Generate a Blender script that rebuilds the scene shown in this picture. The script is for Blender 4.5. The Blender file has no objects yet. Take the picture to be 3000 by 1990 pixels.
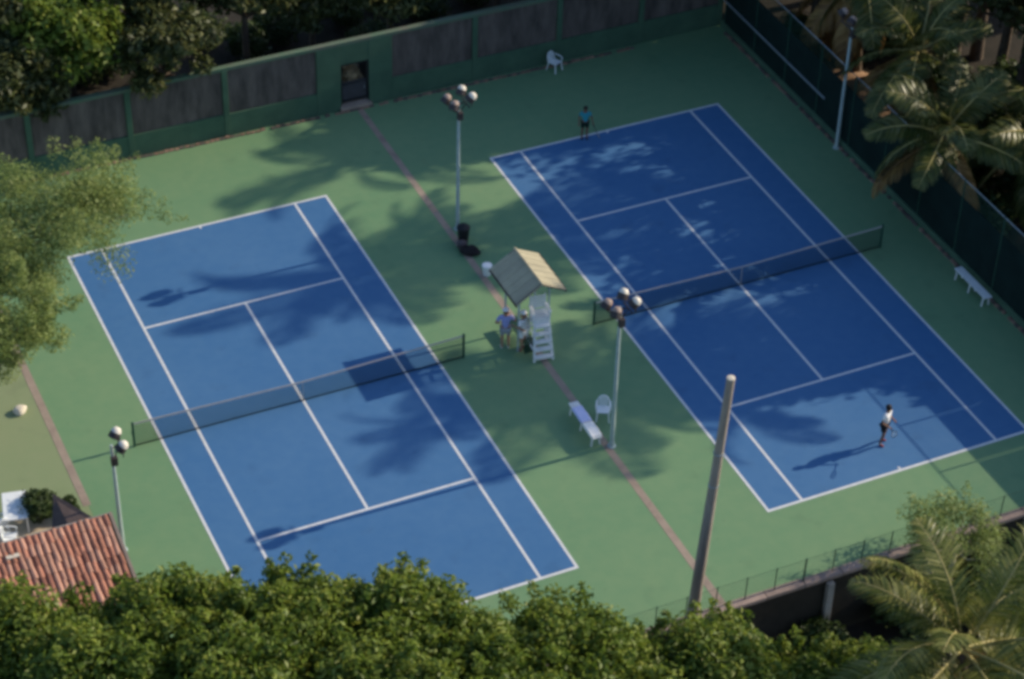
import bpy, bmesh, math, random
import numpy as np
from mathutils import Vector, Matrix

sc = bpy.context.scene
COL = sc.collection
R = math.radians

# ------------------------------------------------------------------ camera
cam_d = bpy.data.cameras.new('camera'); cam = bpy.data.objects.new('camera', cam_d); COL.objects.link(cam)
cam_d.sensor_width = 36; cam_d.lens = 6792.37 / 3000 * 36
cam_d.clip_start = 1; cam_d.clip_end = 3000
CAM = Vector((-21.2134, -61.7701, 55.1360))
cam.location = CAM; cam.rotation_euler = (0.8950, -0.0220, -0.4297)
sc.camera = cam
cam_d.dof.use_dof = False
# ------------------------------------------------------------------ world, sun, exposure
SUN_EL = 26.5; SUN_TAN = math.tan(R(SUN_EL)); SHY = 0.02      # shadows run towards -x (and a touch +y)
w = bpy.data.worlds.new('World'); sc.world = w; w.use_nodes = True
nt = w.node_tree; bg = nt.nodes['Background']
sky = nt.nodes.new('ShaderNodeTexSky'); sky.sky_type = 'NISHITA'; sky.sun_disc = False
sky.sun_elevation = R(SUN_EL)
sky.sun_rotation = math.atan2(1, -SHY)           # measured from +y towards +x
sky.air_density = 1.0; sky.dust_density = 1.0; sky.ozone_density = 3.5
nt.links.new(sky.outputs[0], bg.inputs[0]); bg.inputs[1].default_value = 0.15
sun_d = bpy.data.lights.new('sun', 'SUN'); sun = bpy.data.objects.new('sun', sun_d); COL.objects.link(sun)
sun_d.energy = 4.0; sun_d.angle = R(0.53); sun_d.color = (1.0, 0.87, 0.66)
sun.location = (80, -2, 60)
sun.rotation_euler = Vector((-1, SHY, -SUN_TAN)).to_track_quat('-Z', 'Y').to_euler()
sc.view_settings.view_transform = 'Standard'; sc.view_settings.look = 'None'
sc.view_settings.exposure = 0.41; sc.view_settings.gamma = 1.0
sc.view_settings.use_curve_mapping = False
sc.render.engine = 'CYCLES'
sc.cycles.use_denoising = True
sc.cycles.max_bounces = 6; sc.cycles.diffuse_bounces = 3; sc.cycles.transparent_max_bounces = 8
sc.cycles.filter_width = 3.7                      # the photograph is a soft long-lens shot

# ------------------------------------------------------------------ pixel -> place (photo seen at 2364 x 1568)
_RM = cam.rotation_euler.to_matrix()
def at(u, v, z=0.0):
    k = 3000 / 2364
    d = _RM @ Vector(((u*k - 1500) / 6792.37, -(v*k - 995) / 6792.37, -1))
    return CAM + d * ((z - CAM.z) / d.z)

# ------------------------------------------------------------------ materials
def mat(name, col, rough=0.6, var=0.0, scale=6.0, col2=None, bump=0.0, bscale=40.0, metal=0.0, detail=6, spec=0.3, stretch=None):
    m = bpy.data.materials.new(name); m.use_nodes = True
    t = m.node_tree; b = t.nodes['Principled BSDF']
    b.inputs['Roughness'].default_value = rough; b.inputs['Metallic'].default_value = metal
    b.inputs['Specular IOR Level'].default_value = spec
    if col2 is None:
        col2 = tuple(c * (1 - var) for c in col); col1 = tuple(min(1, c * (1 + var)) for c in col)
    else: col1 = col
    tc = t.nodes.new('ShaderNodeTexCoord'); src = tc.outputs['Object']
    if stretch:
        mp = t.nodes.new('ShaderNodeMapping'); mp.inputs['Scale'].default_value = stretch
        t.links.new(src, mp.inputs[0]); src = mp.outputs[0]
    if var or col2 != col1:
        n = t.nodes.new('ShaderNodeTexNoise'); n.inputs['Scale'].default_value = scale; n.inputs['Detail'].default_value = detail
        n.inputs['Roughness'].default_value = 0.65
        r = t.nodes.new('ShaderNodeValToRGB'); r.color_ramp.elements[0].position = 0.32; r.color_ramp.elements[1].position = 0.68
        r.color_ramp.elements[0].color = (*col2, 1); r.color_ramp.elements[1].color = (*col1, 1)
        t.links.new(src, n.inputs['Vector']); t.links.new(n.outputs['Fac'], r.inputs[0]); t.links.new(r.outputs[0], b.inputs['Base Color'])
    else: b.inputs['Base Color'].default_value = (*col, 1)
    if bump:
        n2 = t.nodes.new('ShaderNodeTexNoise'); n2.inputs['Scale'].default_value = bscale; n2.inputs['Detail'].default_value = 4
        bp = t.nodes.new('ShaderNodeBump'); bp.inputs['Strength'].default_value = bump; bp.inputs['Distance'].default_value = 0.02
        t.links.new(src, n2.inputs['Vector']); t.links.new(n2.outputs['Fac'], bp.inputs['Height']); t.links.new(bp.outputs[0], b.inputs['Normal'])
    return m

def paint_mat(name, c, worn, seams=True):
    """acrylic court paint: broad fading, fine speckle and scuffing, slab seams"""
    m = bpy.data.materials.new(name); m.use_nodes = True; t = m.node_tree; b = t.nodes['Principled BSDF']
    b.inputs['Roughness'].default_value = 0.75; b.inputs['Specular IOR Level'].default_value = 0.25
    tc = t.nodes.new('ShaderNodeTexCoord')
    def noise(s, d, lo, hi):
        n = t.nodes.new('ShaderNodeTexNoise'); n.inputs['Scale'].default_value = s; n.inputs['Detail'].default_value = d
        r = t.nodes.new('ShaderNodeMapRange'); r.inputs[1].default_value = lo; r.inputs[2].default_value = hi
        t.links.new(tc.outputs['Object'], n.inputs['Vector']); t.links.new(n.outputs['Fac'], r.inputs[0]); return r.outputs[0]
    a = noise(0.16, 5, 0.3, 0.7); s = noise(2.2, 8, 0.35, 0.75); f = noise(28, 3, 0.3, 0.7)
    mx = t.nodes.new('ShaderNodeMix'); mx.data_type = 'RGBA'
    mx.inputs['A'].default_value = (*c, 1); mx.inputs['B'].default_value = (*worn, 1)
    ad = t.nodes.new('ShaderNodeMath'); ad.operation = 'MULTIPLY_ADD'; ad.inputs[1].default_value = 0.5
    ml = t.nodes.new('ShaderNodeMath'); ml.operation = 'MULTIPLY_ADD'; ml.inputs[1].default_value = 0.3
    m3 = t.nodes.new('ShaderNodeMath'); m3.operation = 'MULTIPLY'; m3.inputs[1].default_value = 0.2
    t.links.new(f, m3.inputs[0]); t.links.new(s, ml.inputs[0]); t.links.new(m3.outputs[0], ml.inputs[2])
    t.links.new(a, ad.inputs[0]); t.links.new(ml.outputs[0], ad.inputs[2]); t.links.new(ad.outputs[0], mx.inputs['Factor'])
    # scattered stains and scuffs
    sp = noise(0.9, 9, 0.60, 0.72); vt = t.nodes.new('ShaderNodeTexVoronoi'); vt.inputs['Scale'].default_value = 1.1; vt.inputs['Randomness'].default_value = 1
    t.links.new(tc.outputs['Object'], vt.inputs['Vector'])
    vr = t.nodes.new('ShaderNodeMapRange'); vr.inputs[1].default_value = .02; vr.inputs[2].default_value = .085; vr.inputs[3].default_value = .30; vr.inputs[4].default_value = 0
    t.links.new(vt.outputs['Distance'], vr.inputs[0])
    m4 = t.nodes.new('ShaderNodeMath'); m4.operation = 'MULTIPLY_ADD'; m4.inputs[1].default_value = 0.22; t.links.new(sp, m4.inputs[0]); t.links.new(vr.outputs[0], m4.inputs[2])
    mx2 = t.nodes.new('ShaderNodeMix'); mx2.data_type = 'RGBA'; mx2.inputs['B'].default_value = (*[q*.55+.012 for q in c], 1)
    t.links.new(m4.outputs[0], mx2.inputs['Factor']); t.links.new(mx.outputs['Result'], mx2.inputs['A'])
    t.links.new(mx2.outputs['Result'], b.inputs['Base Color'])
    n2 = t.nodes.new('ShaderNodeTexNoise'); n2.inputs['Scale'].default_value = 90
    bp = t.nodes.new('ShaderNodeBump'); bp.inputs['Strength'].default_value = 0.25; bp.inputs['Distance'].default_value = 0.004
    t.links.new(tc.outputs['Object'], n2.inputs['Vector']); t.links.new(n2.outputs['Fac'], bp.inputs['Height']); t.links.new(bp.outputs[0], b.inputs['Normal'])
    return m

def leaf_mat(name, dark, mid, light, trans=0.28, rough=0.5):
    m = bpy.data.materials.new(name); m.use_nodes = True; t = m.node_tree; b = t.nodes['Principled BSDF']
    b.inputs['Roughness'].default_value = rough; b.inputs['Specular IOR Level'].default_value = 0.3
    at_ = t.nodes.new('ShaderNodeAttribute'); at_.attribute_name = 'tint'
    r = t.nodes.new('ShaderNodeValToRGB'); e = r.color_ramp.elements
    e[0].color = (*dark, 1); e[0].position = 0.05; e[1].color = (*light, 1); e[1].position = 0.97
    x = e.new(0.5); x.color = (*mid, 1)
    t.links.new(at_.outputs['Fac'], r.inputs[0]); t.links.new(r.outputs[0], b.inputs['Base Color'])
    tr = t.nodes.new('ShaderNodeBsdfTranslucent'); t.links.new(r.outputs[0], tr.inputs[0])
    mx = t.nodes.new('ShaderNodeMixShader'); mx.inputs[0].default_value = trans
    t.links.new(b.outputs[0], mx.inputs[1]); t.links.new(tr.outputs[0], mx.inputs[2])
    t.links.new(mx.outputs[0], t.nodes['Material Output'].inputs[0])
    return m

M = {}
M['soil'] = mat('soil', (0.036, 0.028, 0.020), 0.95, col2=(0.016, 0.014, 0.009), scale=0.9, bump=0.6, bscale=8, detail=10)
M['green'] = paint_mat('green_court_paint', (0.112, 0.230, 0.118), (0.182, 0.276, 0.140))
M['olive'] = paint_mat('olive_court_paint', (0.20, 0.255, 0.125), (0.235, 0.265, 0.145))
M['blue'] = paint_mat('blue_court_paint', (0.037, 0.128, 0.285), (0.070, 0.170, 0.320))
M['line'] = mat('line_paint', (0.62, 0.62, 0.62), 0.7, var=0.10, scale=5)
M['strip'] = mat('channel_concrete', (0.35, 0.275, 0.215), 0.9, col2=(0.24, 0.185, 0.148), scale=1.6, bump=0.3)
M['brick'] = mat('worn_brick', (0.36, 0.19, 0.13), 0.9, col2=(0.20, 0.14, 0.11), scale=3, bump=0.4)
M['brickdark'] = mat('stained_brick', (0.16, 0.11, 0.095), 0.9, col2=(0.10, 0.08, 0.07), scale=3, bump=0.4)
M['greenwall'] = mat('green_wall_paint', (0.070, 0.132, 0.080), 0.8, col2=(0.046, 0.092, 0.058), scale=0.9, bump=0.2)
M['walltop'] = mat('wall_top_paint', (0.075, 0.15, 0.09), 0.85, col2=(0.13, 0.13, 0.10), scale=0.7, bump=0.2)
M['panel'] = mat('stained_concrete', (0.155, 0.122, 0.104), 0.95, col2=(0.056, 0.045, 0.040), scale=1.0, stretch=(1.9, 1.9, 0.5), bump=0.4, bscale=10, detail=10)
M['screen'] = mat('windscreen_fabric', (0.012, 0.026, 0.022), 0.95, col2=(0.008, 0.016, 0.014), scale=1.2, spec=0.1)
M['fencegreen'] = mat('green_steel', (0.022, 0.062, 0.040), 0.5, var=0.2, scale=4)
M['rail'] = mat('galvanised_steel', (0.30, 0.34, 0.36), 0.45, var=0.15, scale=5, metal=0.3)
M['pole'] = mat('grey_painted_steel', (0.36, 0.43, 0.42), 0.5, var=0.12, scale=4)
M['conc'] = mat('grey_concrete', (0.33, 0.31, 0.28), 0.9, col2=(0.20, 0.185, 0.165), scale=1.3, bump=0.3)
M['coping'] = mat('pinkish_coping', (0.36, 0.265, 0.22), 0.9, col2=(0.22, 0.17, 0.15), scale=1.3, bump=0.3)
M['wood'] = mat('weathered_pole', (0.37, 0.315, 0.26), 0.9, col2=(0.24, 0.195, 0.155), scale=2.5, stretch=(3, 3, 0.35), bump=0.6, bscale=18)
M['white'] = mat('white_plastic', (0.74, 0.76, 0.76), 0.45, var=0.05, scale=4)
M['whitepaint'] = mat('white_painted_wood', (0.70, 0.71, 0.70), 0.6, var=0.10, scale=5)
M['roof_sheet'] = mat('cream_roof_sheet', (0.44, 0.39, 0.26), 0.6, col2=(0.33, 0.295, 0.205), scale=1.5, bump=0.1)
M['lamp'] = mat('lamp_hood_sunlit', (0.66, 0.60, 0.50), 0.35, var=0.08, scale=6)  # pale tone puts the sunlit top into the hood colour
M['lampdark'] = mat('lamp_dark', (0.045, 0.036, 0.036), 0.6)
M['lampshaded'] = mat('lamp_hood_shaded', (0.30, 0.22, 0.18), 0.5, var=0.1, scale=6)  # darker copy of the hood, shade of the unlit side put into colour
M['lampglass'] = mat('lamp_glass', (0.16, 0.09, 0.07), 0.15, spec=0.6)
M['black'] = mat('black_plastic', (0.015, 0.014, 0.016), 0.6)
M['blackcloth'] = mat('black_nylon', (0.018, 0.014, 0.016), 0.8, var=0.3, scale=8, bump=0.4)
M['net'] = mat('net_cord', (0.012, 0.02, 0.018), 0.9)
M['tape'] = mat('net_tape', (0.42, 0.38, 0.36), 0.8, var=0.12, scale=3)
M['netpost'] = mat('net_post_green', (0.02, 0.07, 0.045), 0.5)
M['tile'] = mat('terracotta_tile', (0.43, 0.19, 0.125), 0.9, col2=(0.29, 0.13, 0.088), scale=3.3, bump=0.5)
M['tile2'] = mat('pale_terracotta_tile', (0.48, 0.26, 0.185), 0.9, col2=(0.36, 0.18, 0.125), scale=1.8, bump=0.5)
M['tile3'] = mat('sooty_terracotta_tile', (0.24, 0.10, 0.07), 0.9, col2=(0.15, 0.075, 0.055), scale=1.8, bump=0.5)
M['plaster'] = mat('house_plaster', (0.50, 0.43, 0.34), 0.9, var=0.12, scale=2)
M['patio'] = mat('patio_concrete', (0.56, 0.44, 0.30), 0.9, col2=(0.46, 0.37, 0.26), scale=1.5)
M['canopy'] = mat('brown_canopy_sheet', (0.085, 0.06, 0.055), 0.9, var=0.2, scale=3)
M['bark'] = mat('bark', (0.12, 0.088, 0.062), 0.95, col2=(0.06, 0.045, 0.033), scale=3, bump=0.7, bscale=14)
M['palebark'] = mat('pale_bark', (0.42, 0.37, 0.28), 0.9, col2=(0.28, 0.24, 0.18), scale=3, bump=0.5, bscale=14)
M['palmbark'] = mat('palm_bark', (0.16, 0.12, 0.09), 0.95, col2=(0.08, 0.06, 0.045), scale=5, bump=0.6, bscale=20)
M['rachis'] = mat('frond_stalk', (0.36, 0.30, 0.11), 0.6, var=0.2, scale=3)
M['deadrachis'] = mat('dry_stalk', (0.28, 0.16, 0.07), 0.8, var=0.2, scale=3)
M['coconut'] = mat('coconut_husk', (0.22, 0.17, 0.05), 0.6, var=0.3, scale=4)
M['stone'] = mat('pale_stone', (0.60, 0.53, 0.42), 0.9, var=0.1, scale=3, bump=0.4)
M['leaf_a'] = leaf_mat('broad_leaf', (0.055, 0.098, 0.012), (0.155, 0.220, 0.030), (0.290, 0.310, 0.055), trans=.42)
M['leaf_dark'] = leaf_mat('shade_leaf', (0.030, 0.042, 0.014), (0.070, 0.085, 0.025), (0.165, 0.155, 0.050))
M['leaf_feather'] = leaf_mat('feathery_leaf', (0.145, 0.205, 0.050), (0.230, 0.300, 0.085), (0.35, 0.375, 0.13), trans=0.45)
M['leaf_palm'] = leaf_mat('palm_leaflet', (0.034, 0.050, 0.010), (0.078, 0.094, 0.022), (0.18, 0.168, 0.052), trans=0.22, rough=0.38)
M['leaf_palm_sun'] = leaf_mat('sunny_palm_leaflet', (0.055, 0.080, 0.012), (0.140, 0.155, 0.030), (0.31, 0.285, 0.085), trans=0.3, rough=0.4)  # lighter copy of the palm leaflet, sunlight put into its colour
M['leaf_straw_sunlit'] = leaf_mat('sunlit_straw_leaf', (0.26, 0.18, 0.09), (0.48, 0.36, 0.20), (0.62, 0.50, 0.30), trans=0.2)  # dry leaf made paler, sunlight put into its colour
M['leaf_dry'] = leaf_mat('dry_palm_leaflet', (0.13, 0.065, 0.022), (0.28, 0.155, 0.045), (0.40, 0.26, 0.09), trans=0.3)
M['leaf_bush'] = leaf_mat('shrub_leaf', (0.020, 0.038, 0.010), (0.045, 0.075, 0.020), (0.085, 0.12, 0.03))
M['skin'] = mat('skin_brown', (0.20, 0.095, 0.06), 0.55)
M['skin2'] = mat('skin_tan', (0.36, 0.20, 0.13), 0.55)
M['hair'] = mat('dark_hair', (0.012, 0.008, 0.007), 0.6)
M['hair2'] = mat('auburn_hair', (0.16, 0.07, 0.02), 0.6)
M['eye'] = mat('eye_dark', (0.02, 0.012, 0.01), 0.2)
for n, c in dict(shirt_white=(0.78, 0.76, 0.76), shirt_blue=(0.03, 0.25, 0.29), shirt_lav=(0.30, 0.32, 0.60), shorts_black=(0.012, 0.010, 0.014),
                 shorts_green=(0.008, 0.022, 0.014), shorts_grey=(0.30, 0.32, 0.34), shoe_white=(0.7, 0.7, 0.7), shoe_red=(0.30, 0.05, 0.05),
                 shoe_dark=(0.03, 0.02, 0.02), towel_shaded=(0.56, 0.58, 0.82), towel_white=(0.82, 0.80, 0.77), racket=(0.05, 0.05, 0.06)).items():
    M[n] = mat(n, c, 0.85, var=0.06, scale=9, bump=0.15)

def vary(m, lo=.76, hi=1.16):
    """each piece of a shared mesh gets its own shade"""
    t = m.node_tree; b = t.nodes['Principled BSDF']; l = b.inputs['Base Color'].links[0].from_socket
    oi = t.nodes.new('ShaderNodeObjectInfo'); r = t.nodes.new('ShaderNodeMapRange'); r.inputs[3].default_value = lo; r.inputs[4].default_value = hi
    v = t.nodes.new('ShaderNodeHueSaturation'); t.links.new(oi.outputs['Random'], r.inputs[0]); t.links.new(r.outputs[0], v.inputs['Value'])
    t.links.new(l, v.inputs['Color']); t.links.new(v.outputs[0], b.inputs['Base Color'])
for n in ('tile','tile2','tile3','brick','brickdark','coping'): vary(M[n])
# ------------------------------------------------------------------ mesh helpers
class MB:
    def __init__(s): s.v = []; s.f = []
    def add(s, vs, fs):
        o = len(s.v); s.v += [tuple(v) for v in vs]; s.f += [tuple(i + o for i in f) for f in fs]; return s
    def box(s, c, d, rz=0, tx=0):
        """box centred at c with size d; tx = taper of the top"""
        x, y, z = d[0]/2, d[1]/2, d[2]/2; k = 1 - tx
        P = [(-x,-y,-z),(x,-y,-z),(x,y,-z),(-x,y,-z),(-x*k,-y*k,z),(x*k,-y*k,z),(x*k,y*k,z),(-x*k,y*k,z)]
        ca, sa = math.cos(rz), math.sin(rz)
        P = [(c[0]+p[0]*ca-p[1]*sa, c[1]+p[0]*sa+p[1]*ca, c[2]+p[2]) for p in P]
        return s.add(P, [(0,3,2,1),(4,5,6,7),(0,1,5,4),(1,2,6,5),(2,3,7,6),(3,0,4,7)])
    def bar(s, a, b, wd, ht=None, up=(0,0,1)):
        a, b = Vector(a), Vector(b); ht = ht or wd; d = (b-a).normalized(); u = Vector(up)
        if abs(d.dot(u)) > 0.98: u = Vector((0,1,0))
        r = d.cross(u).normalized(); u = r.cross(d)
        P = [p + r*sx*wd/2 + u*sz*ht/2 for p in (a, b) for sx, sz in ((-1,-1),(1,-1),(1,1),(-1,1))]
        return s.add(P, [(0,1,2,3),(7,6,5,4),(0,4,5,1),(1,5,6,2),(2,6,7,3),(3,7,4,0)])
    def tube(s, pts, rad, n=8, caps=True):
        pts = [Vector(p) for p in pts]
        if not hasattr(rad, '__len__'): rad = [rad]*len(pts)
        o = []; u = None
        for i, p in enumerate(pts):
            d = (pts[min(i+1, len(pts)-1)] - pts[max(i-1, 0)]).normalized()
            if u is None:
                u = Vector((1,0,0)) if abs(d.x) < 0.9 else Vector((0,1,0))
            u = (u - d*u.dot(d)).normalized(); w_ = d.cross(u)
            o += [p + (u*math.cos(2*math.pi*k/n) + w_*math.sin(2*math.pi*k/n))*rad[i] for k in range(n)]
        F = [(i*n+k, i*n+(k+1) % n, (i+1)*n+(k+1) % n, (i+1)*n+k) for i in range(len(pts)-1) for k in range(n)]
        if caps: F += [tuple(reversed(range(n))), tuple((len(pts)-1)*n+k for k in range(n))]
        return s.add(o, F)
    def lathe(s, c, prof, n=14, axis=None):
        """prof: list of (r, h) along axis"""
        ax = Vector(axis or (0,0,1)).normalized(); c = Vector(c)
        u = ax.orthogonal().normalized(); w_ = ax.cross(u)
        P = [c + ax*h + (u*math.cos(2*math.pi*k/n) + w_*math.sin(2*math.pi*k/n))*r for r, h in prof for k in range(n)]
        F = [(i*n+k, i*n+(k+1) % n, (i+1)*n+(k+1) % n, (i+1)*n+k) for i in range(len(prof)-1) for k in range(n)]
        F += [tuple(reversed(range(n))), tuple((len(prof)-1)*n+k for k in range(n))]
        return s.add(P, F)
    def slab(s, pts, th):
        """polygon (list of xyz) extruded down by th"""
        n = len(pts); P = [Vector(p) for p in pts]; Q = [p - Vector((0,0,th)) for p in P]
        return s.add(P+Q, [tuple(range(n)), tuple(reversed(range(n, 2*n)))] + [(i, n+i, n+(i+1) % n, (i+1) % n) for i in range(n)])
    def mesh(s, name, m, smooth=False):
        me = bpy.data.meshes.new(name); me.from_pydata(s.v, [], s.f); me.materials.append(m); me.update()
        if smooth:
            me.polygons.foreach_set('use_smooth', [True]*len(me.polygons))
            try: me.set_sharp_from_angle(angle=R(40))
            except Exception: pass
        return me
    def build(s, name, m, parent=None, smooth=False, loc=None, rz=0, bevel=0.0):
        o = bpy.data.objects.new(name, s.mesh(name, m, smooth)); COL.objects.link(o)
        if parent: o.parent = parent
        if loc is not None: o.location = loc
        o.rotation_euler.z = rz
        if bevel:
            b = o.modifiers.new('bevel', 'BEVEL'); b.width = bevel; b.segments = 2; b.limit_method = 'ANGLE'
        return o

def tag(o, label=None, cat=None, group=None, kind=None):
    if label: o['label'] = label
    if cat: o['category'] = cat
    if group: o['group'] = group
    if kind: o['kind'] = kind
    return o
def empty(name, loc=(0,0,0), rz=0, **k):
    o = bpy.data.objects.new(name, None); COL.objects.link(o); o.location = loc; o.rotation_euler.z = rz
    o.empty_display_size = 0.3
    return tag(o, **k)
def inst(name, me, parent, loc=(0,0,0), rot=(0,0,0), scale=1):
    o = bpy.data.objects.new(name, me); COL.objects.link(o); o.parent = parent; o.location = loc; o.rotation_euler = rot
    o.scale = (scale,)*3 if not hasattr(scale, '__len__') else scale
    return o
def copy_tree(o, parent=None):
    c = o.copy(); COL.objects.link(c); c.parent = parent
    for ch in list(o.children): copy_tree(ch, c)
    return c
def mesh_np(name, V, F4, m, tint=None, smooth=False):
    me = bpy.data.meshes.new(name); nv = len(V); nf = len(F4)
    me.vertices.add(nv); me.vertices.foreach_set('co', np.ascontiguousarray(V, dtype=np.float32).ravel())
    me.loops.add(nf*4); me.loops.foreach_set('vertex_index', np.ascontiguousarray(F4, dtype=np.int32).ravel())
    me.polygons.add(nf); me.polygons.foreach_set('loop_start', np.arange(0, nf*4, 4, dtype=np.int32))
    try: me.polygons.foreach_set('loop_total', np.full(nf, 4, dtype=np.int32))
    except Exception: pass
    if tint is not None:
        a = me.attributes.new('tint', 'FLOAT', 'POINT'); a.data.foreach_set('value', np.ascontiguousarray(tint, dtype=np.float32))
    me.materials.append(m); me.update(calc_edges=True); me.validate()
    return me
def sheet(name, x0, x1, y0, y1, z, m, parent=None):
    return MB().add([(x0,y0,z),(x1,y0,z),(x1,y1,z),(x0,y1,z)], [(0,1,2,3)]).build(name, m, parent)

# ================================================================== SETTING
LOW = -2.7
g = MB()
ys = [(-900, LOW), (-15.72, LOW), (-15.68, -0.06), (900, -0.06)]
P = []
for y, z in ys: P += [(-900, y, z), (900, y, z)]
g.add(P, [(0,1,3,2),(2,3,5,4),(4,5,7,6)])
tag(g.build('ground', M['soil']), kind='structure')

AP = tag(MB().box((9.06, 0.965, -0.1), (35.76, 33.17, 0.2)).build('court_surround', M['green']), kind='structure')   # x -8.82..26.94, y -15.62..17.55
tag(MB().box((-21.412, 4.0, -0.101), (25.176, 27.0, 0.2)).build('side_court_surround', M['olive']), kind='structure')
CX2, CY2 = 18.2365, -0.1363
def court(cx, cy):
    c = sheet('tennis_court', cx-5.485, cx+5.485, cy-11.885, cy+11.885, 0.004, M['blue'])
    tag(c, kind='structure')
    z = 0.008; w_ = 0.10
    def ln(x0, x1, y0, y1): sheet('court_line', cx+x0, cx+x1, cy+y0, cy+y1, z, M['line'], c)
    for s in (-1, 1):
        ln(min(s*5.485, s*(5.485-w_)), max(s*5.485, s*(5.485-w_)), -11.885, 11.885)
        b0, b1 = sorted((s*11.885, s*(11.885-0.11))); ln(-5.485+w_, 5.485-w_, b0, b1)
        a0, a1 = sorted((s*4.115, s*(4.115-w_))); ln(a0, a1, -11.885+0.11, 11.885-0.11)
        c0, c1 = sorted((s*6.4, s*(6.4-w_))); ln(-4.115+w_, 4.115-w_, c0, c1)
        d0, d1 = sorted((s*(11.885-0.11), s*(11.885-0.24))); ln(-0.04, 0.04, d0, d1)
    ln(-w_/2, w_/2, -6.4+w_, 6.4-w_)
    return c
court(0, 0); court(CX2, CY2)
tag(sheet('drainage_channel', 8.99, 9.27, -15.45, 17.4, 0.006, M['strip']), kind='structure')
tag(MB().add([(-9.0,-2.35,0.006),(-8.72,-2.35,0.006),(-8.72,17.4,0.006),(-9.0,17.4,0.006)], [(0,1,2,3)]).build('drainage_channel', M['strip']), kind='structure')
tag(MB().slab([(-14.6,-6.3,0.03),(-10.15,-6.3,0.03),(-10.15,-2.2,0.03),(-14.6,-1.7,0.03)], 0.06).build('patio', M['patio']), kind='structure')

# bare earth outside the right fence, sunlight on the ground put into its pale colour
m_ = MB(); V = [(30.4,10.1,.18)]
for i in range(20):
    a = 2*math.pi*i/20; q = 1+.12*math.sin(3*a+1)+.07*math.sin(7*a)
    V.append((30.4+.62*1.1*q*math.cos(a), 10.1+.62*2.2*q*math.sin(a), .13))
for i in range(20):
    a = 2*math.pi*i/20; q = 1+.12*math.sin(3*a+1)+.07*math.sin(7*a)
    V.append((30.4+1.1*q*math.cos(a), 10.1+2.2*q*math.sin(a), -.08))
m_.add(V, [(0,1+i,1+(i+1)%20) for i in range(20)] + [(1+i,21+i,21+(i+1)%20,1+(i+1)%20) for i in range(20)])
tag(m_.build('sunlit_bare_earth', mat('sunlit_bare_earth', (0.42,0.265,0.165), .95, col2=(.28,.17,.105), scale=1.4, bump=.5), smooth=True), kind='structure')
# brick edging along the back wall and right fence
random.seed(5)
def edging(name, pts, mats_):
    root = empty(name, (0,0,0)); tag(root, kind='structure')
    me = []
    for m in mats_:
        me.append(MB().box((0,0,0.04), (0.20, 0.11, 0.08), tx=0.08).mesh('brick', m))
    (x0,y0),(x1,y1) = pts; L = math.hypot(x1-x0, y1-y0); n = int(L/0.225); a = math.atan2(y1-y0, x1-x0)
    for i in range(n):
        t = (i+.5)/n
        if random.random() < 0.07: continue
        wts = [3,2] if len(me) == 2 else [1]
        inst('brick', random.choices(me, wts)[0], root, (x0+(x1-x0)*t+random.uniform(-.012,.012), y0+(y1-y0)*t+random.uniform(-.02,.02), 0.0),
             (random.uniform(-.06,.06), random.uniform(-.06,.06), a+random.uniform(-.08,.08)), (1, random.uniform(.9,1.3), random.uniform(.7,1.2)))
    return root
edging('brick_edging', ((-6.0,17.46),(22.4,17.22)), [M['brick'], M['brickdark']])
edging('brick_edging', ((26.82,-9.0),(26.82,16.8)), [M['brick'], M['brickdark']])

# ================================================================== BACK WALL
def back_wall():
    root = empty('boundary_wall', (0,17.66,0), label='long boundary wall of dark stained panels between green posts, with a doorway', cat='wall')
    def b(name, m, x0, x1, z0, z1, y0=-0.1, y1=0.1, par=root, bev=0.012):
        return MB().box(((x0+x1)/2,(y0+y1)/2,(z0+z1)/2),(x1-x0,y1-y0,z1-z0)).build(name, m, par, bevel=bev)
    posts = [-17.8,-13.6,-9.4,-5.2,-1.0,3.2,7.4,10.62,14.65,18.75,22.85,26.95]
    H = 3.22
    for i in range(len(posts)-1):
        a, c = posts[i], posts[i+1]
        if a == 7.4: continue
        b('base_band', M['greenwall'], a+.12, c-.12, 0, 1.08, -.11, .1)
        b('panel', M['panel'], a+.12, c-.12, 1.08, H, -.04, .06)
    for x in posts:
        if x in (7.4, 10.62): continue
        b('post', M['greenwall'], x-.12, x+.12, 0, H, -.14, .12)
    b('top_beam', M['walltop'], posts[0]-.12, posts[-1]+.12, H, H+.16, -.13, .13)
    # green solid section with doorway
    b('gate_pier', M['greenwall'], 7.28, 8.36, 0, H, -.13, .12); b('gate_pier', M['greenwall'], 9.66, 10.74, 0, H, -.13, .12)
    b('lintel', M['greenwall'], 8.36, 9.66, 2.28, H, -.128, .12)
    fr = b('door_frame', M['black'], 8.36, 9.66, 2.18, 2.28, -.10, .06)
    b('frame_jamb', M['black'], 8.36, 8.43, 0.25, 2.18, -.10, .06, fr); b('frame_jamb', M['black'], 9.59, 9.66, 0.25, 2.18, -.10, .06, fr)
    d = b('half_gate', mat('gate_sheet', (0.05,0.047,0.052), 0.7, var=.2, scale=3), 8.44, 9.58, 0.34, 1.30, -.02, .02)
    MB().tube([(9.45,-.03,1.0),(9.45,-.08,1.0),(9.45,-.08,.86),(9.45,-.03,.86)], .012, 6).build('handle', M['rail'], d)
    for z in (.42, 1.22): MB().box((9.01,-.035,z),(1.1,.03,.05)).build('brace', M['black'], d)
    b('doorstep', M['strip'], 8.30, 9.72, 0, 0.20, -.30, .12)
back_wall()

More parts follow.
